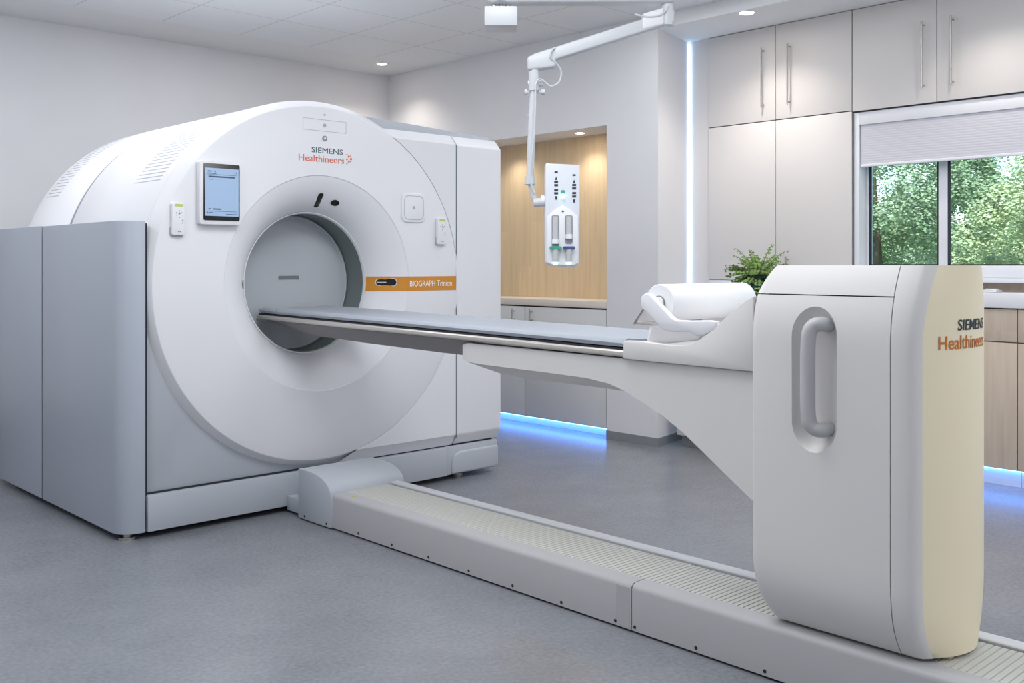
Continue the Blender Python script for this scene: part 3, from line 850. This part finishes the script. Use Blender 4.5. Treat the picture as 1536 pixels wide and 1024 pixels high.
# table top
def slab(pts, y0, y1): return tilt(prism(B(), pts, 'Y', y0, y1))
obj('edge_rail', slab([(TX-.212, .934), (TX-.216, .940), (TX-.216, .952), (TX-.210, .957), (TX-.19, .957), (TX-.19, .934)], 2.215, 4.70), M['taupe'], pt, bevel=.0015)
obj('edge_rail', slab([(TX+.212, .934), (TX+.216, .940), (TX+.216, .952), (TX+.210, .957), (TX+.19, .957), (TX+.19, .934)], 2.215, 4.70), M['taupe'], pt, bevel=.0015)
obj('tabletop', slab([(TX-.205, .936), (TX-.205, .964), (TX+.205, .964), (TX+.205, .936)], 2.215, 4.71), M['gap'], pt)
def mat_sec(y):
    h = .996; o = []
    n = 14
    for k in range(n+1):
        a = -1+2*k/n; z = h-.010*(1-a*a)
        x = TX+a*.188
        o.append((x, z))
    e = [(TX+.200, .990), (TX+.206, .980), (TX+.202, .968), (TX-.202, .968), (TX-.206, .980), (TX-.200, .990)]
    return [(x, y, z) for x, z in o+e]
bm = loft(B(), [mat_sec(y) for y in (2.222, 2.228, 3.5, 4.53, 4.535)])
obj('mattress', tilt(bm), M['mattress'], pt, ang=40)
bm = loft(B(), [mat_sec(y) for y in (4.542, 4.547, 4.68, 4.69)])
obj('head_pad', tilt(bm), M['mattress'], pt, ang=40)
obj('tip', tilt(box(box(B(), TX-.195, TX+.195, 4.70, 4.735, .940, .985), TX-.21, TX-.17, 4.66, 4.74, .925, .940)), M['handle'], pt, bevel=.006)
bm = B()
rg = []
for y, zb, w in ((2.6, .868, .15), (3.3, .865, .15), (4.0, .868, .15), (4.35, .872, .145), (4.55, .893, .13), (4.68, .925, .10), (4.70, .934, .09)):
    rg.append([(TX-.195, y, .936), (TX+.195, y, .936), (TX+w*.75, y, zb), (TX-w*.75, y, zb)])
obj('keel', tilt(loft(bm, rg), 2.6), M['keel'], pt, ang=20, bevel=0)

# paper roll
pr_ = thing('paper_roll', 'thick roll of white couch paper at the column end of the couch', 'paper roll', (TX, 2.085, 1.06))
def ringx(x, r, cy=2.085, cz=1.122, n=48): return [(x, cy+r*math.cos(2*PI*k/n), cz+r*math.sin(2*PI*k/n)) for k in range(n)]
obj('paper', loft(B(), [ringx(TX-.188, .024), ringx(TX-.188, .0600), ringx(TX-.183, .0625), ringx(TX+.295, .0625), ringx(TX+.300, .06), ringx(TX+.300, .024), ringx(TX-.188, .024)], False), M['paper'], pr_, ang=40)
obj('core', loft(B(), [ringx(TX-.191, .0135), ringx(TX-.191, .0245), ringx(TX+.301, .0245), ringx(TX+.301, .0135), ringx(TX-.191, .0135)], False), M['keel'], pr_)
obj('hub', loft(B(), [ringx(TX-.197, .021), ringx(TX-.1885, .021)]), M['plastic'], pr_, bevel=.002)

# ------------------------------------------------------------------ ceiling arm and injector
ca = thing('ceiling_arm', 'white jointed ceiling arm with boom and hanging tube in front of the niche', 'ceiling arm', (3.12, 3.37, H))
AD = .0
obj('ceiling_column', box(B(), 3.075, 3.165, 3.325, 3.415, 2.45, H), M['arm'], ca, bevel=.01)
c_ = Vector((3.125, 3.375, 0)); d_ = Vector((.727, -.687, 0))
def obox(bm, c, dirv, l0, l1, w, z0, z1, z0b=None, z1b=None):
    d = Vector(dirv).normalized(); n = Vector((-d.y, d.x, 0))
    z0b = z0 if z0b is None else z0b; z1b = z1 if z1b is None else z1b
    P = []
    for l, a, b in ((l0, z0, z1), (l1, z0b, z1b)):
        p = Vector(c)+d*l
        P.append([(p.x+n.x*w, p.y+n.y*w, a), (p.x-n.x*w, p.y-n.y*w, a), (p.x-n.x*w, p.y-n.y*w, b), (p.x+n.x*w, p.y+n.y*w, b)])
    return loft(bm, P)
obj('control_box', obox(B(), c_, d_, -.075, .075, .07, 2.335, 2.425), M['arm'], ca, bevel=.006)
bm = B()
for s in (-.03, .0, .03): cyl(bm, c_+d_*s+Vector((0, 0, 2.42)), c_+d_*s+Vector((0, 0, 2.47)), .009, 10)
obj('hub_bolts', bm, M['steel'], ca)
J1 = Vector((3.685, 2.850, 2.40)); J2 = Vector((3.236, 3.272, 2.165))
h = Vector((3.125, 3.375, 0)); e_ = Vector((J1.x, J1.y, 0)); dd = (e_-h)
obj('extension_arm', obox(B(), h, dd, -.06, dd.length+.03, .045, 2.448, 2.52), M['arm'], ca, bevel=.018, seg=3)
bm = B(); cyl(bm, (J1.x, J1.y, 2.352), (J1.x, J1.y, 2.46), .030)
obj('joint', bm, M['arm'], ca)
bd = Vector((J2.x-J1.x, J2.y-J1.y, 0)); L_ = bd.length
obj('spring_boom', obox(B(), (J1.x, J1.y, 0), bd, -.03, L_+.01, .026, 2.362, 2.425, 2.155, 2.215), M['arm'], ca, bevel=.012, seg=3)
obj('boom_end', obox(B(), (J2.x, J2.y, 0), bd, -.10, .030, .030, 2.155, 2.235, 2.140, 2.205), M['arm'], ca, bevel=.012, seg=3)
obj('boom_collar', obox(B(), (J1.x, J1.y, 0), bd, .02, .12, .031, 2.350, 2.430, 2.325, 2.400), M['plastic'], ca, bevel=.010, seg=3)
bm = B(); cyl(bm, (J2.x, J2.y, 2.05), (J2.x, J2.y, 2.155), .024); cyl(bm, (J2.x-.02, J2.y+.02, 2.085), (J2.x+.03, J2.y-.03, 2.085), .014)
obj('joint', bm, M['arm'], ca)
for o_, nm_ in ((-.030, 'knob'), (.034, 'knob')):
    bm = B(); p = Vector((J2.x, J2.y, 2.045)); d = Vector((.727, -.687, 0))
    cyl(bm, p, p+d*o_, .006, 10); cyl(bm, p+d*o_*1.0, p+d*o_*1.45, .013, 16)
    obj(nm_, bm, M['arm'], ca)
bm = B(); tube(bm, [(J2.x, J2.y, 2.06), (3.230, 3.276, 1.95), (3.222, 3.284, 1.64)], [.017, .018, .017], 18)
obj('drop_tube', bm, M['arm'], ca)
bm = B(); cyl(bm, (3.222, 3.284, 1.655), (3.222, 3.284, 1.62), .024); tube(bm, [(3.222, 3.284, 1.63), (3.236, 3.270, 1.55), (3.246, 3.261, 1.535)], .013, 12); cyl(bm, (3.235, 3.272, 1.535), (3.300, 3.205, 1.542), .020)
obj('lower_elbow', bm, M['arm'], ca)
bm = B()
u_ = Vector((.727, -.687, 0)); off = Vector((-.687, -.727, 0))*.03
def cp(s, z, o=1.): 
    q = Vector((J2.x, J2.y, 0))+u_*s+off*o; return (q.x, q.y, z)
tube(bm, smooth_path([cp(.62, 2.44, .8), cp(.585, 2.395, 1.0), cp(.52, 2.385, 1.0), cp(.46, 2.395, 1.1)], 6), .0045, 8)
obj('cable', bm, M['arm'], ca); bm = B()
tube(bm, smooth_path([cp(.12, 2.245, .0), cp(.085, 2.235, 1.2), cp(.075, 2.20, 1.3), cp(.10, 2.175, .8), cp(.125, 2.14, .2), cp(.115, 2.09, .2), cp(.075, 2.07, .5), cp(.03, 2.10, .9), cp(.008, 2.075, 1), cp(.006, 1.99, .9), cp(.0, 1.85, .8), cp(-.018, 1.66, .8), cp(.0, 1.58, .7)], 6), .0042, 8)
obj('cable', bm, M['arm'], ca)
tube_b = B(); cyl(tube_b, cp(-.03, 1.935, .4), cp(0, 1.935, .4), .003, 8)
obj('cable_clip', tube_b, M['arm'], ca)

# injector head: box facing the camera side, local frame u (right), w (towards viewer)
IC = Vector((3.327, 3.180, 0)); U = Vector((.741, -.671, 0)).normalized(); W = Vector((-.671, -.741, 0)).normalized()
inj = thing('contrast_injector', 'white two-syringe contrast injector hanging in front of the oak niche', 'medical injector', (IC.x, IC.y, 1.24))
def ip(u, w, z): q = IC+U*u+W*w; return (q.x, q.y, z)
def iprism(pts, w0, w1, bm=None):
    bm = B() if bm is None else bm
    loft(bm, [[ip(u, w0, z) for u, z in pts], [ip(u, w1, z) for u, z in pts]]); return bm
obj('housing', iprism([(-.078, 1.260), (-.055, 1.244), (.050, 1.238), (.074, 1.252), (.078, 1.50), (.078, 1.705), (-.078, 1.712), (-.079, 1.49)], -.05, .045), M['inj'], inj, bevel=.004)
obj('lower_cover', iprism([(-.074, 1.262), (-.050, 1.250), (.048, 1.246), (.072, 1.258), (.070, 1.470), (.035, 1.500), (.0, 1.520), (-.03, 1.505), (-.072, 1.470)], .045, .054), M['plastic'], inj, bevel=.004)
for s, c0, topz in ((-.034, M['green'], 1.475), (.027, M['navy'], 1.475)):
    sy = obj('syringe', iprism(rrect(s-.017, s+.017, 1.32 if s < 0 else 1.345, topz, .008, 4), .050, .056), M['seam'], inj)
    bm = B(); z0 = 1.365 if s < 0 else 1.388
    tube(bm, [ip(s, .056, z0), ip(s, .056, topz-.006)], .0135, 14)
    obj('barrel', bm, M['syringe'], sy)
    bm = B(); tube(bm, [ip(s, .058, z0-.02), ip(s, .058, z0)], .0155, 14)
    obj('plunger_clamp', bm, M['plastic'], sy)
    bm = B(); iprism(rrect(s-.027, s+.027, 1.320, 1.333, .004, 3), .050, .078, bm)
    obj('knob', bm, c0, sy, bevel=.002)
    bm = B(); tube(bm, [ip(s, .060, 1.262), ip(s, .060, 1.322)], [.012, .017], 14)
    obj('heater_cup', bm, M['syringe'], sy)
    bm = B(); tube(bm, [ip(s, .060, 1.250), ip(s, .060, 1.262)], [.009, .012], 14)
    obj('lamp', bm, M['lamp_soft'], sy)
bm = B(); tube(bm, [ip(0, .046, 1.562), ip(0, .060, 1.562)], .011, 16)
bm2 = B(); iprism(rrect(-.008, .010, 1.570, 1.590, .006, 4), .044, .052, bm2)
obj('lamp', bm, M['lamp_soft'], inj); obj('top_knob', bm2, M['green'], inj, bevel=.002)
bm = B()
for s, sh in ((-.030, 0), (.052, -.014)):
    z = 1.672+sh
    iprism(rrect(s-.008, s+.008, z-.004, z+.004, .0035, 4), .045, .0462, bm)
    iprism([(s-.006, z-.036), (s+.006, z-.036), (s, z-.020)], .045, .0462, bm)
    for k in (.045, .060): iprism(rrect(s-.009, s+.009, z-k-.005, z-k+.005, .002, 2), .045, .0462, bm)
    for k in (.082, .097): iprism(rrect(s-.009, s+.009, z-k-.005, z-k+.005, .002, 2), .045, .0462, bm)
    iprism([(s-.006, z-.110), (s+.006, z-.110), (s+.002, z-.126), (s-.003, z-.126)], .045, .0462, bm)
iprism([(-.006, 1.489), (.006, 1.489), (0, 1.500)], .054, .0552, bm)
obj('panel_symbols', bm, M['ink_dark'], inj)
bm = B(); tube(bm, [ip(-.080, .0, 1.545), ip(-.098, .0, 1.545)], .024, 18)
obj('mounting_hub', bm, M['plastic'], inj, bevel=.003)

# ------------------------------------------------------------------ fern in a glass vase
VX, VY, VZ = 5.62, 3.610, .951
fn = thing('fern', 'bushy green fern in a glass vase, peeping over the couch column', 'plant', (VX, VY, VZ))
bm = B(); n = 28
def ringz(x, y, z, r): return [(x+r*math.cos(2*PI*k/n), y+r*math.sin(2*PI*k/n), z) for k in range(n)]
loft(bm, [ringz(VX, VY, VZ, .060), ringz(VX, VY, VZ+.02, .066), ringz(VX, VY, VZ+.16, .078), ringz(VX, VY, VZ+.235, .090), ringz(VX, VY, VZ+.235, .087), ringz(VX, VY, VZ+.16, .074), ringz(VX, VY, VZ+.02, .060)])
obj('vase', bm, M['glass_vase'], fn)
bl_, bs_ = B(), B()
base = Vector((VX, VY, VZ+.22))
for i in range(110):
    a = random.uniform(0, 2*PI); L0 = random.uniform(.14, .30)
    up = random.uniform(-.25, 1.35); out = Vector((math.cos(a), math.sin(a), 0))
    if i % 4 == 0: out = Vector((random.uniform(-.3, .1), 1, 0)).normalized(); L0 = random.uniform(.20, .28); up = random.uniform(0, .8)
    if out.x > .2: L0 = min(L0, .24/out.x*.8)
    pts = []
    for k in range(9):
        t = k/8
        p = base+out*(L0*t*(.95-.2*max(up, 0)))+Vector((0, 0, L0*(up*t*.75-.55*t*t*(1 if up < .4 else .55))))
        p += Vector((0, 0, .0))
        pts.append(p)
    tube(bs_, pts, [.0018]*8+[.0008], 5, False)
    side = out.cross(Vector((0, 0, 1))).normalized()
    for k in range(1, 9):
        for s in (-1, 1):
            p = pts[k]; ln = random.uniform(.022, .038)*(1.15-.5*k/8); d = (side*s+out*random.uniform(.2, .8)+Vector((0, 0, random.uniform(-.5, .5)))).normalized()
            nrm = d.cross(out+Vector((0, 0, .3))).normalized()*ln*.34
            nn = d.cross(nrm).normalized()*ln*.08
            q = [p, p+d*ln*.45+nrm+nn, p+d*ln, p+d*ln*.45-nrm+nn]
            bl_.faces.new([bl_.verts.new(v) for v in q])
obj('stems', bs_, M['stem'], fn)
obj('foliage', bl_, M['leaf'], fn, recalc=False, ang=180)
bm = B()
for k in range(9):
    a = 2*PI*k/9; tube(bm, [(VX+.012*math.cos(a*2), VY+.012*math.sin(a*2), VZ+.03), (VX+.03*math.cos(a), VY+.03*math.sin(a), VZ+.23)], .003, 6)
obj('stalks', bm, M['stem'], fn)

# ------------------------------------------------------------------ outside: lawn and trees
struct('ground_outside', box(B(), 6.5, 60, -25, 40, -.7, -.5), M['grass'])
def tree(label, x, y, hgt, rad, m, n, seed):
    rnd = random.Random(seed)
    t = thing('tree', label, 'tree', (x, y, -.5), 'broadleaf trees beyond the window')
    bm = B(); tube(bm, [(x, y, -.5), (x+.05, y, hgt*.2), (x, y+.05, hgt*.6)], [.11*rad, .08*rad, .03*rad], 10)
    obj('trunk', bm, M['bark'], t)
    # crown: leaf clusters on overlapping boughs
    boughs = []
    for k in range(80):
        a = rnd.uniform(0, 2*PI); zz_ = rnd.uniform(-.1, hgt)
        f = math.sqrt(max(.05, 1-((zz_-hgt*.42)/(hgt*.62))**2))
        rr_ = rad*f*math.sqrt(rnd.uniform(.1, 1.0))
        boughs.append((Vector((x+rr_*math.cos(a), y+rr_*math.sin(a), zz_)), rad*rnd.uniform(.20, .36)))
    vv, ff = [], []
    for i in range(n):
        c, r = boughs[i % len(boughs)]
        d = Vector((rnd.gauss(0, 1), rnd.gauss(0, 1), rnd.gauss(0, 1))).normalized()
        p = c+d*r*rnd.uniform(.35, 1.08)
        nr = (d+Vector((rnd.gauss(0, .5), rnd.gauss(0, .5), rnd.gauss(0, .5)+.4))).normalized()
        u = nr.cross(Vector((0, 0, 1))); 
        if u.length < .1: u = Vector((1, 0, 0))
        u.normalize(); w = nr.cross(u)
        s = rnd.uniform(.020, .040)*x/17
        q = [p+u*s, p+w*s*.6, p-u*s, p-w*s*.6]
        b = len(vv); vv += [tuple(v) for v in q]; ff.append((b, b+1, b+2, b+3))
    me = bpy.data.meshes.new('crown'); me.from_pydata(vv, [], ff); me.materials.append(m)
    o = bpy.data.objects.new('crown', me); COL.objects.link(o); o.parent = t; o.location = (-x, -y, .5)
tree('broadleaf tree filling the left window pane', 17.0, 8.5, 4.8, 1.55, M['tree2'], 60000, 1)
tree('darker broadleaf tree showing just right of the window mullion', 21.5, 8.7, 3.6, 1.0, M['tree2'], 36000, 2)
tree('bright broadleaf tree at the right end of the window', 15.2, 4.55, 4.6, 1.25, M['tree1'], 52000, 3)
tree('low sunlit leafy tree low in the right pane', 11.5, 4.15, 2.05, .62, M['tree1'], 26000, 4)
rnd = random.Random(9); vv, ff = [], []
for i in range(60000):
    p = Vector((26+rnd.uniform(-.5, .5), rnd.uniform(7, 17), rnd.uniform(-.5, 2.3)))
    p.z += .25*math.sin(p.y*2.1)+.15*math.sin(p.y*5.3)
    n_ = Vector((rnd.gauss(-.5, .6), rnd.gauss(0, .6), rnd.gauss(.5, .5))).normalized()
    u = n_.cross(Vector((0, 1, .1))).normalized(); w = n_.cross(u); q = rnd.uniform(.03, .06)
    b = len(vv); vv += [tuple(p+u*q), tuple(p+w*q*.7), tuple(p-u*q), tuple(p-w*q*.7)]; ff.append((b, b+1, b+2, b+3))
me = bpy.data.meshes.new('hedge'); me.from_pydata(vv, [], ff); me.materials.append(M['tree2'])
hd = bpy.data.objects.new('hedge', me); COL.objects.link(hd)
tag(hd, 'long green hedge far behind the trees outside', 'hedge')

# ------------------------------------------------------------------ world, lamps, camera
w = bpy.data.worlds.new('World'); SC.world = w; w.use_nodes = True
nt = w.node_tree; nt.nodes.clear()
wo = nt.nodes.new('ShaderNodeOutputWorld'); bg = nt.nodes.new('ShaderNodeBackground'); sk = nt.nodes.new('ShaderNodeTexSky')
sk.sky_type = 'HOSEK_WILKIE' if False else 'NISHITA'
sk.sun_elevation = math.radians(48); sk.sun_rotation = math.radians(250); sk.sun_disc = False
bg.inputs['Strength'].default_value = .38
nt.links.new(sk.outputs[0], bg.inputs['Color']); nt.links.new(bg.outputs[0], wo.inputs['Surface'])

def lamp(name, kind, loc, rot, energy, color=(1, 1, 1), **kw):
    l = bpy.data.lights.new(name, kind); l.energy = energy; l.color = color
    for k, v in kw.items(): setattr(l, k, v)
    o = bpy.data.objects.new(name, l); COL.objects.link(o); o.location = loc; o.rotation_euler = rot
    return o
lamp('sun', 'SUN', (0, 0, 20), (math.radians(42), 0, math.radians(-75)), 5.4, (1, .96, .86), angle=.01)
cool = (.96, .98, 1.0)
# ceiling luminaires (600 x 1200 panels), above and behind the viewpoint
for x, y, e in ((2.15, 2.4, 36), (1.4, 2.8, 14), (2.0, 5.3, 22), (.2, 5.4, 19), (.6, -.2, 13), (3.5, -1.3, 36), (1.4, -2.0, 14), (4.4, 1.0, 16), (4.5, 3.7, 13), (3.6, 5.9, 12)):
    lamp('ceiling_panel_light', 'AREA', (x, y, H-.01), (0, 0, 0), e, cool, shape='RECTANGLE', size=1.2, size_y=1.2)
lamp('fill_light', 'POINT', (.1, 2.8, 2.3), (0, 0, 0), 23, cool, shadow_soft_size=.2)  # added fill, no fixture: unseen point light that lifts ceiling and walls
lamp('fill_light', 'POINT', (4.3, .0, 2.3), (0, 0, 0), 20, cool, shadow_soft_size=.2)  # second added fill point, also out of view and without a fixture
for x, y, z, e, s in ((5.051, 6.95, H-.02, 9, 2.2), (5.50, 3.62, 2.85, 13, 2.2), (5.60, 5.166, 2.24, 5, 2.2), (5.50, 2.2, 2.85, 9, 2.2), (5.60, 6.0, 2.24, 4, 2.2)):
    lamp('downlight_beam', 'SPOT', (x, y, z), (0, 0, 0), e*2.2, (1, .91, .82), spot_size=s, spot_blend=.8, shadow_soft_size=.04)

cam = bpy.data.cameras.new('Camera'); co = bpy.data.objects.new('Camera', cam); COL.objects.link(co)
cam.sensor_width = 36; cam.lens = 1498/1536*36; cam.shift_y = -(512-397)/1536; cam.clip_start = .05; cam.clip_end = 200
co.location = (0, 0, 1.25); co.rotation_euler = (PI/2, 0, -math.atan(1418/1498))
SC.camera = co
vs = SC.view_settings
vs.view_transform = 'Standard'; vs.look = 'None'; vs.exposure = 0.; vs.gamma = 1.; vs.use_curve_mapping = False
